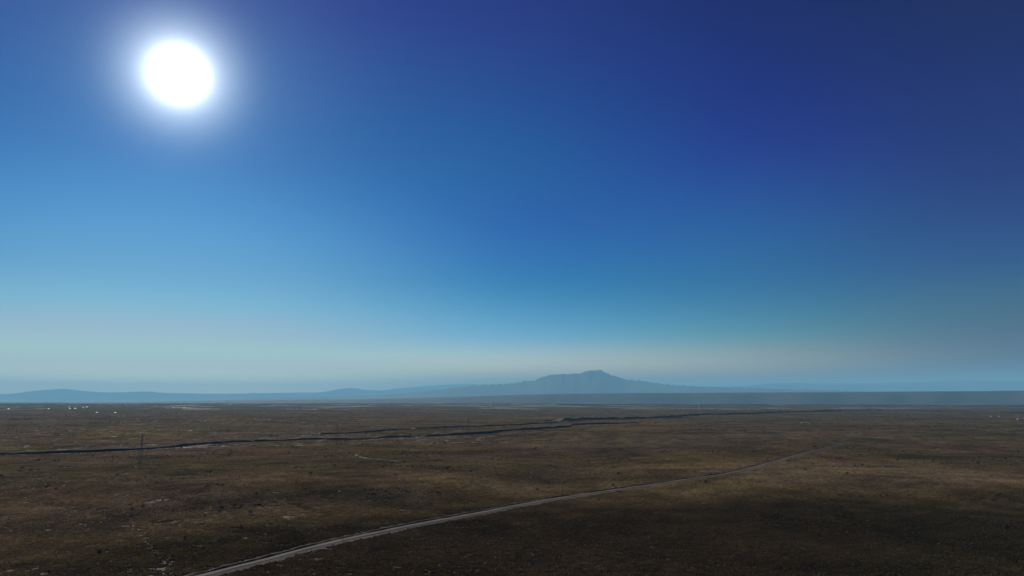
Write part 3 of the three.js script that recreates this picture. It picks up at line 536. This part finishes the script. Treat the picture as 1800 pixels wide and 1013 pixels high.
// ------------------------------------------------------------------ utility poles along the road
const wood = mat(0.055, 0.042, 0.034, 0.9), steel = mat(0.085, 0.085, 0.088, 0.75, { metalness: 0.2 }), glassy = mat(0.30, 0.31, 0.30, 0.3), whitePaint = mat(0.62, 0.62, 0.60, 0.6), darkWall = mat(0.10, 0.085, 0.075, 0.9);
const cyl = (r0, r1, h, x, y, z, n = 10) => new THREE.CylinderGeometry(r1, r0, h, n).translate(x, y + h / 2, z);
{
  const list = [[307, 1011.5, 25], [594.5, 944.5, 23], [816.5, 900.5, 20], [988.5, 875, 20], [1117, 852, 13.5], [1187, 843.5, 14], [1190.5, 843, 12], [1271.5, 834, 10.5], [1331, 817.5, 9]];
  const labels = ['nearest wooden utility pole, by the bare soil at the lower left', 'wooden utility pole on the far side of the road left of centre', 'wooden utility pole by the road below the centre of the plain', 'wooden utility pole by the road below the mountain', 'short wooden utility pole just past the side track junction', 'left one of two close wooden utility poles by the road', 'right one of two close wooden utility poles by the road', 'wooden utility pole where the road starts to bend right', 'farthest small wooden utility pole before the road climbs'];
  const proto = group('utility_pole', new THREE.Vector3());
  mesh('pole', cyl(0.24, 0.17, 10.5, 0, -0.5, 0, 12), wood, proto);
  mesh('crossarm', new THREE.BoxGeometry(2.6, 0.18, 0.14).translate(0, 9.3, 0.11), wood, proto);
  const br = []; for (const s of [-1, 1]) { const b = new THREE.BoxGeometry(1.05, 0.05, 0.05); b.rotateZ(s * 0.75); b.translate(s * 0.42, 8.95, 0.24); br.push(b); } mesh('brace', mergeGeometries(br), steel, proto);
  for (const x of [-1.15, 0.35, 1.15]) mesh('insulator', new THREE.LatheGeometry([[0.02, 0], [0.07, 0.02], [0.07, 0.08], [0.11, 0.1], [0.06, 0.16], [0.02, 0.2]].map((p) => new THREE.Vector2(...p)), 8).translate(x, 9.4, 0.11), glassy, proto);
  list.forEach(([a, b, px], i) => {
    const p = ground(a, b), q = ground(list[Math.min(i + 1, 8)][0], list[Math.min(i + 1, 8)][1]), q0 = ground(list[Math.max(i - 1, 0)][0], list[Math.max(i - 1, 0)][1]), turn = Math.atan2(q.x - q0.x, q.z - q0.z);
    const s = px * metresPerPx(p) / 10; let o;
    if (!i) { o = proto; o.position.copy(p); o.rotation.y = turn; o.scale.setScalar(s); } else o = copyOf(proto, p, turn, s);
    tag(o, labels[i], 'utility pole', 'utility poles along the dirt road');
    console.log('pole', i, p.length().toFixed(0), (s * 10).toFixed(1));
  });
}
// ------------------------------------------------------------------ lattice towers across the plain
function bar(a, b, t) { const d = new THREE.Vector3().subVectors(b, a), l = d.length(), g = new THREE.BoxGeometry(t, l, t); g.applyQuaternion(new THREE.Quaternion().setFromUnitVectors(UPV, d.normalize())); g.translate((a.x + b.x) / 2, (a.y + b.y) / 2, (a.z + b.z) / 2); return g; }
{
  const proto = group('lattice_tower', new THREE.Vector3()), v = (x, y, z) => new THREE.Vector3(x, y, z), T = 42;
  const half = (y) => y < 26 ? 2.6 - 1.5 * y / 26 : 1.1 - 0.45 * (y - 26) / 16;
  for (const sx of [-1, 1]) for (const sz of [-1, 1]) mesh('leg', mergeGeometries([bar(v(sx * half(0), -1, sz * half(0)), v(sx * half(26), 26, sz * half(26)), 0.22), bar(v(sx * half(26), 26, sz * half(26)), v(sx * half(T), T, sz * half(T)), 0.2)]), steel, proto);
  const br = []; let y = 0; while (y < T - 2) { const h = Math.max(2.2, half(y) * 2.2), y2 = Math.min(T, y + h), a = half(y), b = half(y2); for (const s of [-1, 1]) { br.push(bar(v(-a, y, s * a), v(b, y2, s * b), 0.08), bar(v(a, y, s * a), v(-b, y2, s * b), 0.08), bar(v(s * a, y, -a), v(s * b, y2, b), 0.08), bar(v(s * a, y, a), v(s * b, y2, -b), 0.08), bar(v(-b, y2, s * b), v(b, y2, s * b), 0.1)); } y = y2; }
  mesh('bracing', mergeGeometries(br), steel, proto);
  for (const [yy, w] of [[41.2, 4.6], [33.5, 7.2]]) {
    const arm = []; for (const s of [-1, 1]) { const h = half(yy); arm.push(bar(v(s * h, yy, -h), v(s * w, yy, 0), 0.3), bar(v(s * h, yy, h), v(s * w, yy, 0), 0.3), bar(v(s * h, yy + 1.6 > T ? yy - 1.4 : yy + 1.6, 0), v(s * w, yy, 0), 0.26)); for (let k = 1; k < 4; k++) { const f = k / 4, x = h + (w - h) * f, q = h * (1 - f); arm.push(bar(v(s * x, yy, -q), v(s * x, yy, q), 0.16)); } }
    const am = mesh('crossarm', mergeGeometries(arm), steel, proto);
    for (const s of [-1, 1]) { const l = []; for (let k = 0; k < 9; k++) l.push(new THREE.CylinderGeometry(0.2, 0.26, 0.14, 8).translate(s * (w - 0.2), yy - 0.4 - k * 0.28, 0)); mesh('insulator', mergeGeometries(l), glassy, am); }
  }
  const list = [[246.5, 808.5, 40], [591.5, 786.5, 40], [823.5, 760.5, 24], [1006.5, 748.5, 18.5], [1138.5, 739.5, 13], [1239.5, 735.5, 13], [1330, 731, 10], [1447, 727, 9]];
  const labels = ['steel lattice tower standing before the wash at the left', 'steel lattice tower crossing the wash left of centre', 'lattice tower beyond the wash left of the mountain', 'lattice tower below the mountain by the dark bluff', 'small lattice tower right of the mountain at the bluff', 'small lattice tower just right of the pale mast', 'tiny lattice tower farther right along the bluff', 'farthest tiny lattice tower at the right of the line'];
  list.forEach(([a, b, px], i) => {
    const p = ground(a, b), s = px * metresPerPx(p) / T; let o;
    if (!i) { o = proto; o.position.copy(p); o.scale.setScalar(s); o.rotation.y = -0.5; } else o = copyOf(proto, p, -0.5, s);
    tag(o, labels[i], 'lattice tower', 'lattice towers of the power line'); console.log('tower', i, p.length().toFixed(0), (s * T).toFixed(1));
  });
}
// ------------------------------------------------------------------ houses, sheds, mast
const roofMetal = mat(0.66, 0.67, 0.68, 0.6, { metalness: 0.1 }), roofGrey = mat(0.34, 0.33, 0.32, 0.55), glassDark = mat(0.03, 0.035, 0.04, 0.2);
function gable(l, w, h, rise, over) { const s = new THREE.Shape([[-w / 2 - over, h], [w / 2 + over, h], [w / 2 + over, h + 0.25], [0, h + rise + 0.25], [-w / 2 - over, h + 0.25]].map((p) => new THREE.Vector2(...p))); return new THREE.ExtrudeGeometry(s, { depth: l + 2 * over, bevelEnabled: false }).translate(0, 0, -l / 2 - over); }
function house(name, p, turn, l, w, h, rise, wallM, roofM, label, category, gr, detail = true) {
  const g = group(name, p, turn);
  mesh('wall', new THREE.BoxGeometry(w, h + 1, l).translate(0, h / 2 - 0.502, 0), wallM, g);
  mesh('roof', gable(l, w, h, rise, 0.6), roofM, g);
  if (detail) {
    for (const s of [-1, 1]) for (let k = 0; k < 3; k++) { const f = mesh('window', new THREE.BoxGeometry(0.12, 1.2, 1.6).translate(s * (w / 2 + 0.05), h * 0.55, (k - 1) * l * 0.28), whitePaint, g); mesh('pane', new THREE.BoxGeometry(0.06, 1.0, 1.4).translate(s * (w / 2 + 0.1), h * 0.55, (k - 1) * l * 0.28), glassDark, f); }
    mesh('door', new THREE.BoxGeometry(0.12, 2.1, 1.1).translate(w / 2 + 0.06, 1.05, l * 0.14), darkWall, g);
  }
  return tag(g, label, category, gr);
}
{
  // roofs that catch the sun: slope turned half way between the sun and the eye
  const toEye = (p) => new THREE.Vector3(0, EYE, 0).sub(p).normalize();
  const far = [[14, 719.6, 4.2], [84.5, 719.6, 5], [122, 719.4, 3.2], [131.5, 718.8, 5.4], [146, 717, 3], [152, 716.2, 3.6], [169.5, 726, 4], [202, 726, 4.6], [304, 717.2, 2], [323.5, 717.4, 2.6], [405, 711.4, 3.4], [121, 716.4, 2.2]];
  const labels = ['faint white shed nearest the left edge on the far plain', 'white roofed shed right of the tree row on the far plain', 'small white shed left of the longest white roof', 'longest white roofed shed among the far left buildings', 'tiny pale shed right of the longest white roof', 'white shed closest to the horizon at the far left', 'bright white roofed shed in front of the other far buildings', 'white roofed shed rightmost of the near pair at the left', 'tiniest pale shed on the plain left of the lone sheds', 'small pale shed on the plain right of the white pair', 'lone white shed near the horizon farthest right of the group', 'tiny pale shed behind the small white shed'];
  far.forEach(([a, b, px], i) => {
    const p = ground(a, b), mp = metresPerPx(p), n = toEye(p).add(SUN).normalize(), L = px * mp * 0.7, ang = Math.acos(n.y), w = 1.15 * mp, rise = Math.tan(Math.min(ang, 0.8)) * w / 2;
    p.y -= 0.3; house('metal_shed', p, Math.atan2(n.x, n.z) + Math.PI / 2, L, w, 0.5 * mp, rise, whitePaint, roofMetal, labels[i], 'shed', 'white sheds on the far plain', false);
  });
  const P = (a, b) => { const p = ground(a, b); p.y -= 0.1; return p; };
  house('ranch_house', P(1414.5, 745.4), Math.PI / 2 - 0.12, 25, 9, 4.2, 1.6, darkWall, roofGrey, 'long low house with pale roof alone on the plain at the right', 'house');
  house('garden_shed', P(1422.5, 746), 0.6, 4, 4, 2.6, 1.2, whitePaint, roofGrey, 'tiny pale shed at the right end of the lone low house', 'shed');
  house('ranch_shed', P(1742, 733.8), 0.9, 8, 7, 5, 2, whitePaint, roofMetal, 'white shed at the left end of the ranch trees', 'shed', undefined, false);
  house('ranch_shed', P(1756.5, 733.6), 0.7, 7, 6, 5, 2, whitePaint, roofMetal, 'white shed at the right end of the ranch trees', 'shed', undefined, false);
  house('ranch_house', P(1749, 733.2), Math.PI / 2, 24, 9, 3.6, 1.8, darkWall, roofGrey, 'dark ranch house standing between the two white sheds', 'house');
  house('barn', P(1797, 739), Math.PI / 2 - 0.08, 46, 14, 6.2, 2.2, darkWall, roofGrey, 'long dark barn cut by the right edge of the photo', 'barn');
  // the pale mast
  const p = P(1228.7, 719), mp = metresPerPx(p), h = 10 * mp, g = group('mast', p, 0.3), w = 0.36 * mp;
  mesh('tower', new THREE.LatheGeometry([[w, -1], [w * 0.9, h * 0.12], [w * 0.62, h * 0.5], [w * 0.5, h * 0.86], [0.01, h * 0.86]].map((q) => new THREE.Vector2(...q)), 14), whitePaint, g);
  mesh('platform', new THREE.CylinderGeometry(w * 1.0, w * 0.8, h * 0.05, 14).translate(0, h * 0.86, 0), whitePaint, g);
  mesh('antenna', cyl(0.5, 0.2, h * 0.12, 0, h * 0.88, 0), steel, g);
  tag(g, 'tall pale mast standing on the far plain right of the mountain', 'mast');
}
renderer.render(scene, camera);
